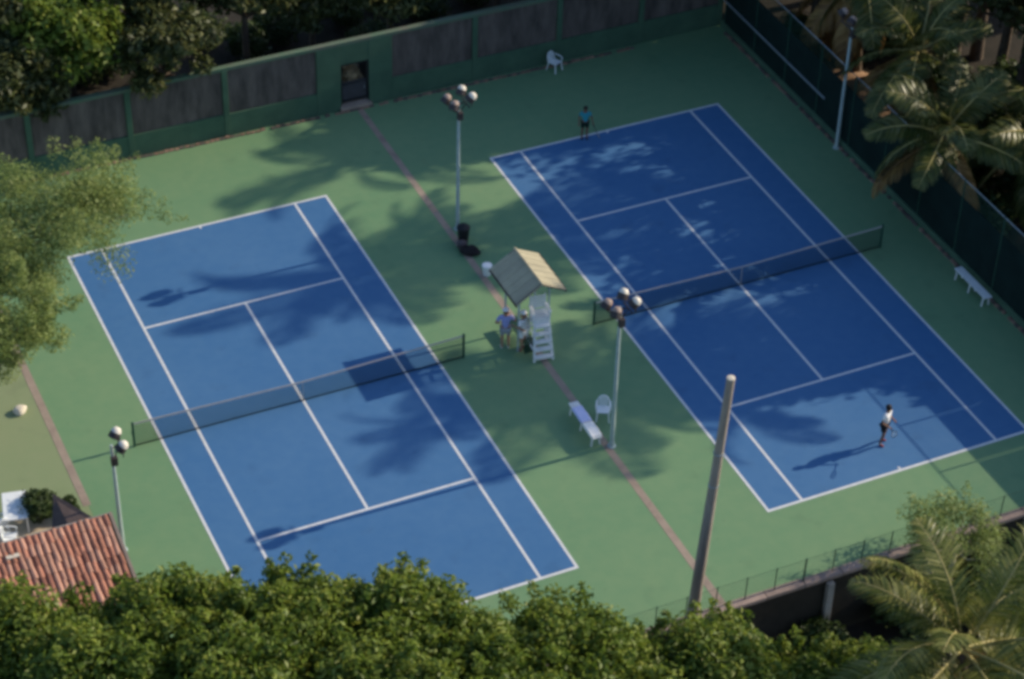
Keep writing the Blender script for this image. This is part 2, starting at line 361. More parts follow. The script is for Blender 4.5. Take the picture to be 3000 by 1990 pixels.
# ================================================================== RIGHT FENCE
def chainlink(name, m, parent, L, h, pitch, t, axis='y'):
    v = []; f = []
    n = int((L+h)/pitch)
    for sgn in (1, -1):
        for i in range(n):
            a0 = i*pitch - h; a1 = a0 + h; z0, z1 = (0, h) if sgn == 1 else (h, 0)
            if a0 < 0: z0 = z0 + (z1-z0)*(-a0/h); a0 = 0
            if a1 > L: z1 = z1 - (z1-z0)*((a1-L)/(a1-a0)); a1 = L
            if a1 - a0 < 0.02: continue
            o = len(v); dz = t*0.7
            for (a, z) in ((a0,z0),(a1,z1)):
                v += [(a, -t/2, z-dz), (a, -t/2, z+dz), (a, t/2, z+dz), (a, t/2, z-dz)]
            f += [(o,o+1,o+5,o+4),(o+1,o+2,o+6,o+5),(o+2,o+3,o+7,o+6),(o+3,o,o+4,o+7)]
    if axis == 'y': v = [(-y, x, z) for x, y, z in v]
    return MB().add(v, f).build(name, m, parent)
def right_fence():
    root = empty('court_fence', (26.95,0,0), label='tall dark fence with green windscreen running beside the shaded court', cat='fence')
    posts = [-18.2+2.72*i for i in range(14)]
    def b(name, m, y0, y1, z0, z1, x0=-.02, x1=.02): return MB().box(((x0+x1)/2,(y0+y1)/2,(z0+z1)/2),(x1-x0,y1-y0,z1-z0)).build(name, m, root)
    b('low_wall', M['greenwall'], -18.3, 17.4, 0, 0.35, -.04, .10)
    for i, y in enumerate(posts):
        MB().tube([(0.03,y,.3),(0.03,y,3.78)], .035, 8).build('post', M['fencegreen'], root, smooth=True)
        if i < len(posts)-1:
            b('windscreen_panel', M['screen'], y+.05, posts[i+1]-.05, .36, 2.97, .012, .028)
    MB().tube([(.03,posts[0],3.76),(.03,posts[-1],3.76)], .021, 8).build('top_rail', M['rail'], root, smooth=True)
    MB().bar((-.06,8.3,1.5),(-.06,17.3,1.5),.05,.07).build('mid_rail', M['rail'], root)
    c = chainlink('wire_mesh', M['fencegreen'], root, 35.3, .76, .075, .004); c.location = (.03,-18.2,2.98); tag(c, kind='stuff')
right_fence()

# ================================================================== NEAR RETAINING WALL + low fence
def near_wall():
    root = empty('retaining_wall', (0,-15.56,0), label='dark retaining wall with pinkish coping and pale pillars below the courts', cat='wall')
    x0 = -16.0; n = 0
    MB().box((8.5,-.02,LOW/2-.07),(49,.2,-LOW-.14)).build('wall_face', M['panel'], root)
    x = x0
    while x < 33:
        L = 1.48; MB().box((x+L/2, 0.02+random.uniform(-.008,.008), .0+random.uniform(-.006,.006)),(L-.02,.34,.15)).build('coping_stone', M['coping'], root, bevel=.012); x += L
    for x in (-14.9,-10.9,-6.9,-2.9,1.1,5.1,9.1,13.08,17.1,21.1,25.1,29.1):
        MB().box((x,-.21,LOW/2-.08),(.26,.18,-LOW-.14)).build('pillar', M['conc'], root, bevel=.015)
    f = empty('low_fence', (0,-15.5,.075), label='low thin green wire fence standing on the pinkish coping', cat='fence')
    xs = [-8.2+1.13*i for i in range(34)]
    for i, x in enumerate(xs):
        th = .032 if abs(x-12.14) < .5 else .02
        MB().tube([(x,0,0),(x+.02,0,1.02)], th, 6).build('post', M['fencegreen'], f)
    for z in (.06,.98): MB().tube([(xs[0],0,z),(xs[-1],0,z)], .006, 5).build('wire', M['fencegreen'], f)
    c = chainlink('wire_mesh', M['fencegreen'], f, xs[-1]-xs[0], .9, .09, .0017, 'x'); c.location = (xs[0],0,.07); tag(c, kind='stuff')
near_wall()

# ================================================================== FLOODLIGHT POLES
def lamp(par, loc, yaw, tilt, pale=True):
    """bell floodlight: sunlit top painted as a pale hood, shaded side as a dark drum, glass looking down towards the court"""
    d = Vector((math.cos(yaw)*math.cos(tilt), math.sin(yaw)*math.cos(tilt), -math.sin(tilt)))
    l = Vector(loc)
    o = MB().lathe(l, [(.045,-.22),(.10,-.205),(.155,-.14),(.178,-.06)], 16, d).build('lamp', M['lamp'] if pale else M['lampshaded'], par, smooth=True)
    MB().lathe(l, [(.174,-.062),(.19,.03),(.205,.15)], 16, d).build('drum', M['lampdark'], o, smooth=True)  # dark colour stands in for the shaded side of the lamp
    MB().lathe(l, [(.19,.151),(.12,.162),(.02,.166)], 16, d).build('glass', M['lampglass'], o, smooth=True)
    side = d.cross(Vector((0,0,1))).normalized()
    MB().tube([l+side*.21, l+side*.23+Vector((0,0,-.26)), l-side*.23+Vector((0,0,-.26)), l-side*.21], .016, 6).build('bracket', M['lampdark'], o)
def flood(loc, h, lamps, label, arm=True, box=True):
    root = empty('floodlight_pole', loc, label=label, cat='light pole', group='floodlight poles around the courts')
    MB().tube([(0,0,0),(0,0,h*.5),(0,0,h)], [.085,.07,.055], 10).build('pole', M['pole'], root, smooth=True)
    MB().lathe((0,0,0), [(.16,0),(.16,.03),(.10,.05),(.09,.25)], 10).build('base_plate', M['pole'], root)
    xs = [l[0] for l in lamps]; ysl = [l[1] for l in lamps]; z = h-.12
    for sx in sorted(set(1 if x > 0 else -1 for x in xs)):
        MB().tube([(sx*.32,min(ysl)-.05,z-.05),(sx*.32,max(ysl)+.05,z-.05)], .028, 8).build('crossarm', M['lampdark'], root)
        MB().tube([(0,0,z-.45),(sx*.32,0,z-.05)], .022, 6).build('strut', M['lampdark'], root)
    MB().tube([(min(min(xs)*.5,0),0,z),(max(max(xs)*.5,0),0,z)], .03, 8).build('hub_arm', M['lampdark'], root)
    MB().box((0.02,-.10,h-.62),(.22,.18,.34)).build('junction_box', M['lampdark'], root, bevel=.02)
    for (x, y, dz, yaw, tilt) in lamps: lamp(root, (x, y, h+dz), yaw, tilt, x > 0)
    return root
quad = [(.26,.34,.22,R(215),R(58)),(.46,-.16,.16,R(160),R(50)),(-.30,-.26,.02,R(220),R(60)),(-.42,.24,.06,R(190),R(52))]
flood((9.50,7.62,0), 6.1, quad, 'four-lamp floodlight pole rising beside the black bin')
flood((9.30,-6.72,0), 6.35, quad, 'four-lamp floodlight pole rising beside the bench with towels')
flood((-8.38,-4.97,0), 4.75, [(.24,.26,.22,R(200),R(55)),(.28,-.30,.08,R(170),R(50))], 'two-lamp floodlight pole standing beside the tiled roof')
flood((26.72,6.72,0), 6.3, [(-.28,.36,.2,R(160),R(38)),(-.3,-.36,.2,R(200),R(36))], 'grey floodlight pole standing against the dark green fence')

# bare tapering pole at the near wall
wp = empty('utility_pole', (7.42,-15.97,LOW), label='bare tapering weathered pole rising in front of the near wall', cat='pole')
def _pp(z): t = z/13.25; return (.74*t, .06*t, z)
MB().tube([_pp(z) for z in (0,2,4,6,8,10,12,13.25)], [.215,.21,.20,.188,.172,.155,.14,.132], 14).build('shaft', M['wood'], wp, smooth=True)
MB().lathe(_pp(13.25), [(.134,0),(.13,.03),(.07,.05),(.02,.055)], 14).build('cap', M['stone'], wp, smooth=True)
for z in (9.0, 10.3): MB().lathe(_pp(z), [(.178,0),(.176,.05)], 14).build('strap', M['rail'], wp)
for z in (11.6, 12.2): MB().tube([Vector(_pp(z))+Vector((-.2,0,0)), Vector(_pp(z))+Vector((.2,0,0))], .014, 6).build('bolt', M['rail'], wp)

# ================================================================== NETS
def net(cx, cy, label):
    root = empty('tennis_net', (cx, cy, 0), label=label, cat='tennis net')
    hw = 6.42
    top = lambda x: 1.07 - (1.07-.914)*(1-abs(x)/hw)
    for s in (-1, 1):
        p = MB().tube([(s*hw,0,0),(s*hw,0,1.09)], .05, 10).build('post', M['netpost'], root, smooth=True)
        MB().lathe((s*hw,0,1.09), [(.055,0),(.05,.02),(.02,.04)], 10).build('post_cap', M['netpost'], p, smooth=True)
    MB().tube([(-hw,0,.55),(-hw-.07,-.06,.62),(-hw-.07,-.06,.78)], .014, 6).build('winder', M['netpost'], root)
    t = MB()
    N = 24
    for i in range(N):
        a, b = -hw+.05+(2*hw-.1)*i/N, -hw+.05+(2*hw-.1)*(i+1)/N
        t.bar((a,0,top(a)-.03),(b,0,top(b)-.03),.022,.062)
    t.build('tape', M['tape'], root)
    m = MB(); th = .0052
    n = int((2*hw-.1)/.05)
    for i in range(n+1):
        x = -hw+.05+(2*hw-.1)*i/n; zt = top(x)-.05
        m.add([(x-th/2,-th/2,.02),(x+th/2,-th/2,.02),(x+th/2,th/2,.02),(x-th/2,th/2,.02),(x-th/2,-th/2,zt),(x+th/2,-th/2,zt),(x+th/2,th/2,zt),(x-th/2,th/2,zt)],
              [(0,1,5,4),(1,2,6,5),(2,3,7,6),(3,0,4,7)])
    for j in range(20):
        f = .02 + .95*j/20
        for sgn in (-1, 1):
            za, zb = f*(1.02), f*(.864)
            m.bar((sgn*(hw-.05), .0, za), (0, .0, zb), th, th)
    tag(m.build('netting', M['net'], root), kind='stuff')
    MB().bar((0,-.012,.0),(0,-.012,.90),.052,.012,(1,0,0)).build('centre_strap', M['tape'], root)
    MB().bar((-hw+.05,0,.03),(hw-.05,0,.03),.02,.04).build('bottom_band', M['net'], root)
net(0, 0, 'sagging dark net across the sunlit court, taped along its top')
net(CX2, CY2, 'dark net across the shaded court, taped along its top')

# ================================================================== SHELTER
def shelter():
    y0, y1 = -1.10, 1.33
    root = empty('shelter', (9.07, .115, 0), label='small gabled shelter on thin posts between the two courts', cat='shelter')
    h = (y1-y0)/2
    Rg = Vector((0,0,3.42)); Le = Vector((-1.02,0,2.76)); Re = Vector((.99,0,2.91))
    def slope(E, name):
        n = 12; th = .03; m = MB()
        # gently corrugated sheets: each panel is its own strip
        for i in range(n):
            a = -h + 2*h*i/n; b = -h + 2*h*(i+1)/n - .006
            up = .012 if i % 2 else 0
            P = [Rg+Vector((0,a,up)), Rg+Vector((0,b,up)), E+Vector((0,b,up)), E+Vector((0,a,up))]
            m2 = MB().slab(P if E.x > 0 else P[::-1], th); m2.build('roof_sheet', M['roof_sheet'], root)
    slope(Le, 'l'); slope(Re, 'r')
    MB().tube([(0,-h-.03,3.43),(0,h+.03,3.43)], .05, 8).build('ridge_cap', M['roof_sheet'], root, smooth=True)
    for E, zz in ((Le,2.73),(Re,2.88)):
        MB().bar((E.x,-h,zz-.02),(E.x,h,zz-.02),.05,.11).build('fascia', M['canopy'], root)
    for s in (-1, 1):
        for (x, z) in ((-.78, 2.84), (.76, 2.98)):
            MB().bar((x*.8, s*(h-.62), 0), (x*.8, s*(h-.62), z+.02), .06).build('post', M['pole'], root)
        MB().bar((-.98,s*(h-.06),2.74),(0,s*(h-.06),3.38),.04,.09).build('rafter', M['canopy'], root)
        MB().bar((0,s*(h-.06),3.38),(.95,s*(h-.06),2.88),.04,.09).build('rafter', M['canopy'], root)
    for i in range(4): MB().box((-.42+.12*i, 0, .45),(.10,1.8,.03)).build('bench_slat', M['fencegreen'], root)
    for s in (-.8,.8): MB().box((-.24, s, .215),(.42,.06,.43)).build('bench_leg', M['fencegreen'], root)
shelter()

# ================================================================== UMPIRE CHAIR
def umpire_chair(loc, rz):
    root = empty('umpire_chair', loc, rz, label='white tall umpire chair with ladder steps beside the shelter', cat='umpire chair')
    m = M['whitepaint']
    F = [(-.36,-.55,0),(.36,-.55,0),(.42,.5,0),(-.42,.5,0)]; T = [(-.27,-.12,1.72),(.27,-.12,1.72),(.27,.30,1.72),(-.27,.30,1.72)]
    for a, b in zip(F, T): MB().bar(a, b, .085).build('leg', m, root)
    for i in range(5):
        t = (i+.7)/5.6; a = Vector(F[0]).lerp(Vector(T[0]), t); b = Vector(F[1]).lerp(Vector(T[1]), t)
        MB().box(((a.x+b.x)/2, a.y-.06, a.z),(b.x-a.x+.02,.20,.09)).build('step', m, root)
    for i in (.25,.6):
        a = Vector(F[2]).lerp(Vector(T[2]), i); b = Vector(F[3]).lerp(Vector(T[3]), i); MB().bar(a, b, .045).build('brace', m, root)
        for k, l in ((0,3),(1,2)):
            MB().bar(Vector(F[k]).lerp(Vector(T[k]), i), Vector(F[l]).lerp(Vector(T[l]), i), .045).build('brace', m, root)
    MB().box((0,.09,1.75),(.66,.58,.06)).build('seat', m, root, bevel=.015)
    MB().box((0,-.155,1.54),(.60,.03,.34)).build('front_panel', m, root)
    for s in (-1, 1): MB().box((s*.325,.09,1.62),(.03,.46,.24)).build('side_panel', m, root)
    for i in range(4): MB().box((0,.36+.012*i,1.92+.14*i),(.6,.025,.11)).build('back_slat', m, root)
    for s in (-1, 1):
        MB().bar((s*.29,.34,1.75),(s*.29,.42,2.44),.05).build('back_post', m, root)
        MB().box((s*.31,.08,2.02),(.12,.62,.04)).build('armrest', m, root, bevel=.01)
        MB().bar((s*.31,-.18,1.77),(s*.31,-.18,2.0),.045).build('arm_post', m, root)
umpire_chair((9.18,-.82,0), R(-8))

# ================================================================== CHAIRS, BENCHES
def plastic_chair():
    root = empty('plastic_chair'); m = M['white']
    s = MB(); n = 6
    s.box((0,0,.42),(.44,.42,.03)); s.build('seat', m, root, bevel=.012)
    for sx in (-1, 1):
        MB().bar((sx*.20,-.19,.42),(sx*.24,-.25,0),.05,.035).build('leg', m, root)
        MB().bar((sx*.19,.19,.42),(sx*.23,.28,0),.05,.035).build('leg', m, root)
        a = MB().tube([(sx*.22,-.19,.42),(sx*.255,-.20,.62),(sx*.265,-.05,.655),(sx*.25,.20,.66)], .024, 6).build('armrest', m, root, smooth=True)
    # curved back with a rounded top and slots
    fr = []
    for i in range(9):
        a = math.pi*i/8; fr.append((-.225*math.cos(a), .20+.10*(.42+.40*math.sin(a)**.6-.42)/.4, .42+.42*math.sin(a)**.6))
    MB().tube(fr, .026, 6).build('back_frame', m, root, smooth=True)
    for x in (-.12,-.04,.04,.12):
        zt = .42+.42*(math.sin(math.acos(max(-1,min(1,-x/.225))))**.6)
        MB().bar((x,.205,.42),(x,.20+.10*(zt-.42)/.4,zt),.055,.014,(0,1,0)).build('back_slat', m, root)
    return root
pc = plastic_chair()
def place_chair(o, loc, rz, label):
    o.location = loc; o.rotation_euler.z = rz; tag(o, label, 'chair', 'white plastic chairs')
place_chair(pc, (9.68,-5.22,0), R(-28), 'white plastic armchair beside the bench with towels')
place_chair(copy_tree(pc), (18.28,16.95,0), R(25), 'white plastic armchair standing against the dark boundary wall')
bk_ = empty('bucket', (9.34,4.36,0), label='white plastic bucket standing on the channel behind the shelter', cat='bucket')
MB().lathe((0,0,0), [(.14,0),(.185,.40),(.20,.41),(.20,.44)], 16).build('body', M['white'], bk_, smooth=True)
MB().lathe((0,0,.44), [(.205,0),(.205,.03),(.17,.04)], 16).build('lid', M['white'], bk_, smooth=True)
MB().tube([(.2,0,.40),(.17,.12,.30),(0,.23,.24),(-.17,.12,.30),(-.2,0,.40)], .008, 5).build('handle', M['rail'], bk_)
c1 = at(24,1242,.4); place_chair(copy_tree(pc), (c1.x, c1.y, .03), R(70), 'white plastic chair on the patio close to the roof edge')
c2 = at(-2,1212,.4); place_chair(copy_tree(pc), (c2.x, c2.y, .03), R(200), 'white plastic chair on the patio close to the white table')

def bench(loc, rz, L, wd, label, legs=3):
    root = empty('bench', loc, rz, label=label, cat='bench', group='white benches')
    for i in range(3):
        MB().box(((i-1)*(wd/3), 0, .455),(wd/3-.012, L, .035)).build('seat_plank', M['whitepaint'], root, bevel=.006)
    for k in range(legs):
        y = -L/2+.15+(L-.3)*k/(legs-1)
        lg = MB().box((0,y,.42),(wd-.02,.06,.045)).build('leg', M['whitepaint'], root)
        for s in (-1, 1): MB().bar((s*(wd/2-.06),y,.42),(s*(wd/2-.02),y,0),.05).build('strut', M['whitepaint'], lg)
    return root
bench((8.80,-5.53,0), R(-1.5), 2.15, .38, 'white bench with towels laid on it between the courts')
bench((26.42,-4.1,0), 0, 2.15, .36, 'long white bench standing alone along the dark fence')
def towel(loc, L, wd, m, label, rz=0):
    me = MB(); nx, ny = 8, 14; th = .018
    V = []; 
    for j in range(ny+1):
        for i in range(nx+1):
            x = -wd/2+wd*i/nx; y = -L/2+L*j/ny
            dz = .016*math.sin(7*x+3*y)+.014*math.sin(11*y+1.7) + .012*random.random()
            edge = max(0, abs(x)-(.19))
            V.append((x, y, .03+dz*.7-edge*1.6))
    F = [(j*(nx+1)+i, j*(nx+1)+i+1, (j+1)*(nx+1)+i+1, (j+1)*(nx+1)+i) for j in range(ny) for i in range(nx)]
    o = me.add(V, F).build('towel', m, None, smooth=True, loc=loc, rz=rz)
    s = o.modifiers.new('thick', 'SOLIDIFY'); s.thickness = th
    tag(o, label, 'towel')
towel((8.81,-5.22,.48), .86, .44, M['towel_shaded'], 'towel coloured bluish as in shade, spread over the middle of the bench', R(-1.5))  # bluish tone is shade on white, put into the towel colour
towel((8.79,-6.12,.48), .76, .46, M['towel_white'], 'bright white towel folded over the end of the bench', R(-1.5))

# bin + bag at the far pole
b = empty('rubbish_bin', (9.36,6.72,0), label='black round rubbish bin standing next to the floodlight pole', cat='bin')
MB().lathe((0,0,0), [(.19,0),(.23,.35),(.25,.66),(.27,.68)], 16).build('body', M['black'], b, smooth=True)
MB().lathe((0,0,.68), [(.28,0),(.27,.06),(.16,.15),(.03,.19)], 16).build('lid', M['black'], b, smooth=True)
def blob(name, loc, dims, m, label, cat, seed, rz=0, lump=.12):
    random.seed(seed); bm = bmesh.new(); bmesh.ops.create_icosphere(bm, subdivisions=3, radius=1)
    ph = [random.uniform(0,6.28) for _ in range(6)]
    for v in bm.verts:
        c = v.co; k = 1+lump*(math.sin(3*c.x+ph[0])+math.sin(4*c.y+ph[1])+math.sin(3.5*c.z+ph[2])+.5*math.sin(9*c.x+ph[3])*math.sin(8*c.y+ph[4]))
        v.co = Vector((c.x*dims[0]*k, c.y*dims[1]*k, max(-.85, c.z)*dims[2]*k+dims[2]*.85))
    me = bpy.data.meshes.new(name); bm.to_mesh(me); bm.free(); me.materials.append(m)
    me.polygons.foreach_set('use_smooth', [True]*len(me.polygons))
    o = bpy.data.objects.new(name, me); COL.objects.link(o); o.location = loc; o.rotation_euler.z = rz
    return tag(o, label, cat)
bag = blob('sports_bag', (9.30,5.86,0), (.42,.22,.22), M['blackcloth'], 'black sports bag lying on the channel between bin and shelter', 'bag', 3, R(-30))
MB().tube([(-.25,-.1,.3),(-.2,-.12,.46),(.2,-.12,.46),(.25,-.1,.3)], .015, 6).build('strap', M['blackcloth'], bag)
blob('sack', (9.14,6.32,0), (.20,.17,.24), mat('grey_sack',(.08,.065,.07),.85,var=.2,scale=5), 'dark grey sack slumped between the black bin and bag', 'sack', 9)
st = at(47,945,.1); blob('stone', (st.x,st.y,0), (.30,.20,.12), M['stone'], 'pale flat stone lying beside the left channel', 'stone', 12, R(40))

# ================================================================== HOUSE, PATIO THINGS
def house():
    root = empty('house', (-9.05,-6.35,0), label='small plastered house under a red terracotta tiled roof', cat='house')
    zf, zn, D = 3.1, 1.95, 4.5; W = 6.4
    MB().box((-W/2-.12,-D/2,1.0),(W-.5,D-.6,2.0)).build('wall', M['plaster'], root)
    MB().box((-1.6,-.285,1.0),(.9,.04,1.95)).build('door', M['canopy'], root)
    roof = MB().slab([(0,0,zf),(-W,0,zf),(-W,-D,zn),(0,-D,zn)], .10).build('roof', M['tile'], root)
    me = []
    for m in (M['tile'], M['tile2'], M['tile3']):
        t = MB(); n = 6; Lt = .46
        for (y, r) in ((0,.098),(-Lt,.118)):
            pass
        V = []; F = []
        for th in (0, .014):
            for (y, r) in ((0,.086),(-Lt,.106)):
                for k in range(n+1):
                    a = math.pi*k/n; V.append((-(r-th)*math.cos(a), y, (r-th)*math.sin(a)))
        q = n+1
        for k in range(n):
            F += [(k,k+1,q+k+1,q+k), (2*q+k, 3*q+k, 3*q+k+1, 2*q+k+1), (q+k,q+k+1,3*q+k+1,3*q+k)]
        me.append(t.add(V, F).mesh('tile', m))
    random.seed(21); sl = math.atan2(zf-zn, D); exp = .37
    ncol = 22
    for c in range(ncol):
        x = -.12 - c*.215
        for r in range(11):
            y = -.02-r*exp; z = zf + y*math.tan(sl) - .012
            inst('tile', random.choices(me, [5,4,1])[0], roof, (x+random.uniform(-.02,.02), y+random.uniform(-.05,.05), z+random.uniform(-.01,.018)),
                 (sl+.03+random.uniform(-.02,.02), random.uniform(-.10,.10), random.uniform(-.05,.05)))
    MB().bar((-W,.03,zf-.05),(0.02,.03,zf-.05),.05,.13).build('fascia', M['conc'], root)
    MB().bar((.06,.0,zf+.03),(.06,-D,zn+.03),.10,.13).build('verge', M['coping'], root)
    blobm = MB().box((-3.35,-.62,zf-.08),(.42,.16,.05)); blobm.build('mortar_patch', M['stone'], roof)
house()
def table():
    c = at(35,1168,.75)
    root = empty('table', (c.x,c.y,.0), R(-12), label='white rectangular table standing behind the tiled house', cat='table')
    MB().box((0,0,.75),(.86,1.42,.05)).build('tabletop', M['white'], root, bevel=.015)
    for sx in (-1,1):
        for sy in (-1,1): MB().bar((sx*.35,sy*.6,0),(sx*.35,sy*.6,.73),.05).build('leg', M['white'], root)
table()
def canopy():
    p1, p2, p3, p4 = at(123,1140,1.75), at(210,1192,2.35), at(170,1235,2.5), at(120,1222,1.85)
    root = empty('lean_to_canopy', (p1.x,p1.y,0), label='dark brown sloping canopy against the tiled house', cat='canopy')
    o = p1.copy(); o.z = 0
    MB().slab([p-o for p in (p4,p3,p2,p1)], .04).build('sheet', M['canopy'], root)
    for p in (p1,p2): MB().bar((p-o)-Vector((0,0,p.z)), (p-o)-Vector((0,0,.04)), .06).build('post', M['canopy'], root)
canopy()

# ================================================================== TREES
def leaf_cloud(rng, centers, radii, n, leaf, aspect=.42, up=.5, squash=.75, fold=.18):
    """n leaves (folded diamonds) spread through leaf clumps; returns V, F, tint"""
    k = len(centers); wts = radii**2; idx = rng.choice(k, n, p=wts/wts.sum())
    d = rng.normal(size=(n,3)); d /= np.linalg.norm(d, axis=1)[:,None]
    rr = radii[idx]*rng.uniform(0.15,1,n)**(0.55)
    pos = centers[idx] + d*rr[:,None]*np.array([1,1,squash])
    nrm = rng.normal(size=(n,3))*0.75 + d*.6 + np.array([0,0,up]); nrm /= np.linalg.norm(nrm, axis=1)[:,None]
    ax = rng.normal(size=(n,3)) + d*.8 + np.array([0,0,-.25]); ax -= nrm*(ax*nrm).sum(1)[:,None]; ax /= np.linalg.norm(ax, axis=1)[:,None]
    sd = np.cross(nrm, ax)
    L = leaf*rng.uniform(.6,1.3,n)[:,None]; Wd = L*aspect
    b = pos - ax*L*.5; t = pos + ax*L*.5 - nrm*L*.12
    l = pos + sd*Wd*.5 + nrm*L*fold*.5; r = pos - sd*Wd*.5 + nrm*L*fold*.5
    V = np.stack([b,r,t,l], 1).reshape(-1,3); F = np.arange(n*4).reshape(-1,4)
    ct = rng.uniform(.15,.85,k)
    tint = np.clip(ct[idx]*.5 + rng.uniform(0,1,n)*.5, 0, 1)
    return V, F, np.repeat(tint, 4)

def tree(name, loc, h, rad, seed, leafm, bark, label, cat='tree', group=None, n=7000, leaf=.28, clumps=46, trunk_r=.16, spread=1.0, zs=.75,
         crown_z=None, csize=.34, aspect=.42, core=.25, lean=(0,0), up=.5):
    """h = height of the crown's top above loc; crown ellipsoid radius rad (vertical rad*zs)"""
    rng = np.random.default_rng(seed); random.seed(seed)
    root = empty(name, loc, label=label, cat=cat, group=group)
    cz = crown_z if crown_z is not None else h - rad*zs
    d = rng.normal(size=(clumps,3)); d /= np.linalg.norm(d, axis=1)[:,None]
    d[:,2] = np.where(d[:,2] < -.55, -d[:,2], d[:,2])
    r = rng.uniform(core,1,clumps)**.5
    cen = d*r[:,None]*np.array([rad*.86, rad*.86, rad*zs*.86]) + np.array([lean[0],lean[1],cz])
    cr = rad*csize*rng.uniform(.55,1.25,clumps)
    ns = max(3, clumps//7)                      # sprigs that break the outline
    ds = rng.normal(size=(ns,3)); ds[:,2] = np.abs(ds[:,2])*.8+.2; ds /= np.linalg.norm(ds, axis=1)[:,None]
    cen = np.vstack([cen] + [ds*np.array([rad,rad,rad*zs])*f_ + np.array([lean[0],lean[1],cz]) for f_ in (.98, 1.13)])
    cr = np.concatenate([cr, rad*csize*rng.uniform(.35,.6,ns), rad*csize*rng.uniform(.2,.4,ns)])
    V, F, t = leaf_cloud(rng, cen, cr, n, leaf, aspect, up)
    cm = mesh_np('crown', V, F, leafm, t)
    o = bpy.data.objects.new('crown', cm); COL.objects.link(o); o.parent = root
    fork = Vector((lean[0]*.5, lean[1]*.5, max(.6, cz-rad*zs*.75)))
    MB().tube([(0,0,-.1),(lean[0]*.15+random.uniform(-.1,.1),lean[1]*.15,fork.z*.5),fork], [trunk_r*1.35,trunk_r,trunk_r*.8], 9).build('trunk', bark, root, smooth=True)
    lm = MB()
    for i in rng.choice(clumps, min(clumps, 14), replace=False):
        c = Vector(cen[i]); mid = fork.lerp(c, .5)+Vector((random.uniform(-.2,.2),random.uniform(-.2,.2),-.12*rad))
        lm.tube([fork, mid, c], [trunk_r*.5, trunk_r*.28, trunk_r*.10], 6, caps=False)
    lm.build('limbs', bark, root, smooth=True)
    return root

# foreground row of broad-leaved trees below the near wall
G1 = 'broad-leaved trees along the near wall'
def fg(u, v, z, rad, seed, label, n=13000, leaf=.235, zs=.8, leafm=None):
    c = at(u, v, z)
    gz = LOW if c.y < -15.7 else -.05
    return tree('broadleaf_tree', (c.x, c.y, gz), z-gz+rad*zs, rad, seed, leafm or M['leaf_a'], M['bark'], label, group=G1, n=n, leaf=leaf, zs=zs, crown_z=z-gz, clumps=85, csize=.25, core=.35)
fg(55,1530,5.2,2.6,1, 'rounded green tree crown rising right in front of the tiled roof')
fg(400,1488,5.4,2.6,2, 'green tree crown at the right corner of the tiled roof')
fg(690,1484,5.4,2.5,3, 'leafy tree with upright sprig crossing the near sideline of the sunlit court')
fg(945,1474,5.3,2.4,4, 'dense green tree crown hiding the near baseline of the sunlit court')
fg(545,1492,5.3,2.2,14,'leafy tree at the near sideline corner of the sunlit court')
fg(815,1488,5.2,2.1,15,'narrow green tree below the service line of the sunlit court')
fg(235,1556,5.0,2.2,16,'green tree crown under the middle of the tiled roof edge')
fg(1110,1560,5.0,2.1,17,'small crown filling the gap at the near baseline')
fg(1460,1590,3.6,2.1,18,'small crown left of the bare pole')
fg(1290,1545,4.6,2.6,5, 'wide green tree beside the near corner of the sunlit court')
fg(1640,1590,3.6,2.5,6, 'leafy tree standing at the foot of the bare pole')
fg(1880,1600,2.6,1.9,7, 'lower tree crown beside the pale pillar')
fg(230,1600,5.8,2.6,8, 'shaded tree crown in the front row below the roof')
fg(560,1620,5.8,2.6,9, 'tree crown in the front row below the sideline')
fg(880,1640,5.6,2.6,10,'tree crown in the front row below the baseline')
fg(1180,1680,5.2,2.5,11,'tree crown in the front row with a dark gap behind it')
fg(-90,1600,5.4,2.4,12,'tree crown at the far end of the front row')
fg(1480,1700,3.8,2.6,13,'tree crown in the front row nearest the palm')

# feathery trees
def feathery(loc, h, rad, seed, label, n=14000, lean=(0,0), clumps=60, csize=.24, leaf=.14, zs=.55, bark=None, crown_z=None, tr=.11):
    return tree('feathery_tree', loc, h, rad, seed, M['leaf_feather'], bark or M['palebark'], label, n=n, leaf=leaf, clumps=clumps, zs=zs, csize=csize,
                aspect=.34, core=.1, lean=lean, crown_z=crown_z, trunk_r=tr, up=.9)
c = at(70,505,6.0)
feathery((-11.6,8.2,0), 7.2, 3.9, 31, 'feathery pale green tree reaching over the far corner of the sunlit court', n=25000, lean=(c.x+11.6+1.2,c.y-8.2), crown_z=5.6, zs=.42, clumps=95, csize=.22)
c = at(40,775,5.0)
feathery((-11.4,2.6,0), 6.0, 2.45, 32, 'smaller feathery tree hanging over the left channel', n=19000, lean=(c.x+11.4-.3,c.y-2.6), crown_z=4.9, zs=.9, clumps=44, csize=.30)
c = at(15,635,5.4)
feathery((-12.2,5.2,0), 6.4, 1.9, 34, 'middle feathery crown joining the two over the left channel', n=11000, lean=(c.x+12.2,c.y-5.2), crown_z=5.3, zs=.7, clumps=44, csize=.28)
c = at(2215,1215,1.6)
feathery((c.x,c.y,LOW), 5.6, 2.1, 33, 'thin feathery tree growing above the near wall behind the palm', n=5200, crown_z=4.1, zs=.55, csize=.26, clumps=50)

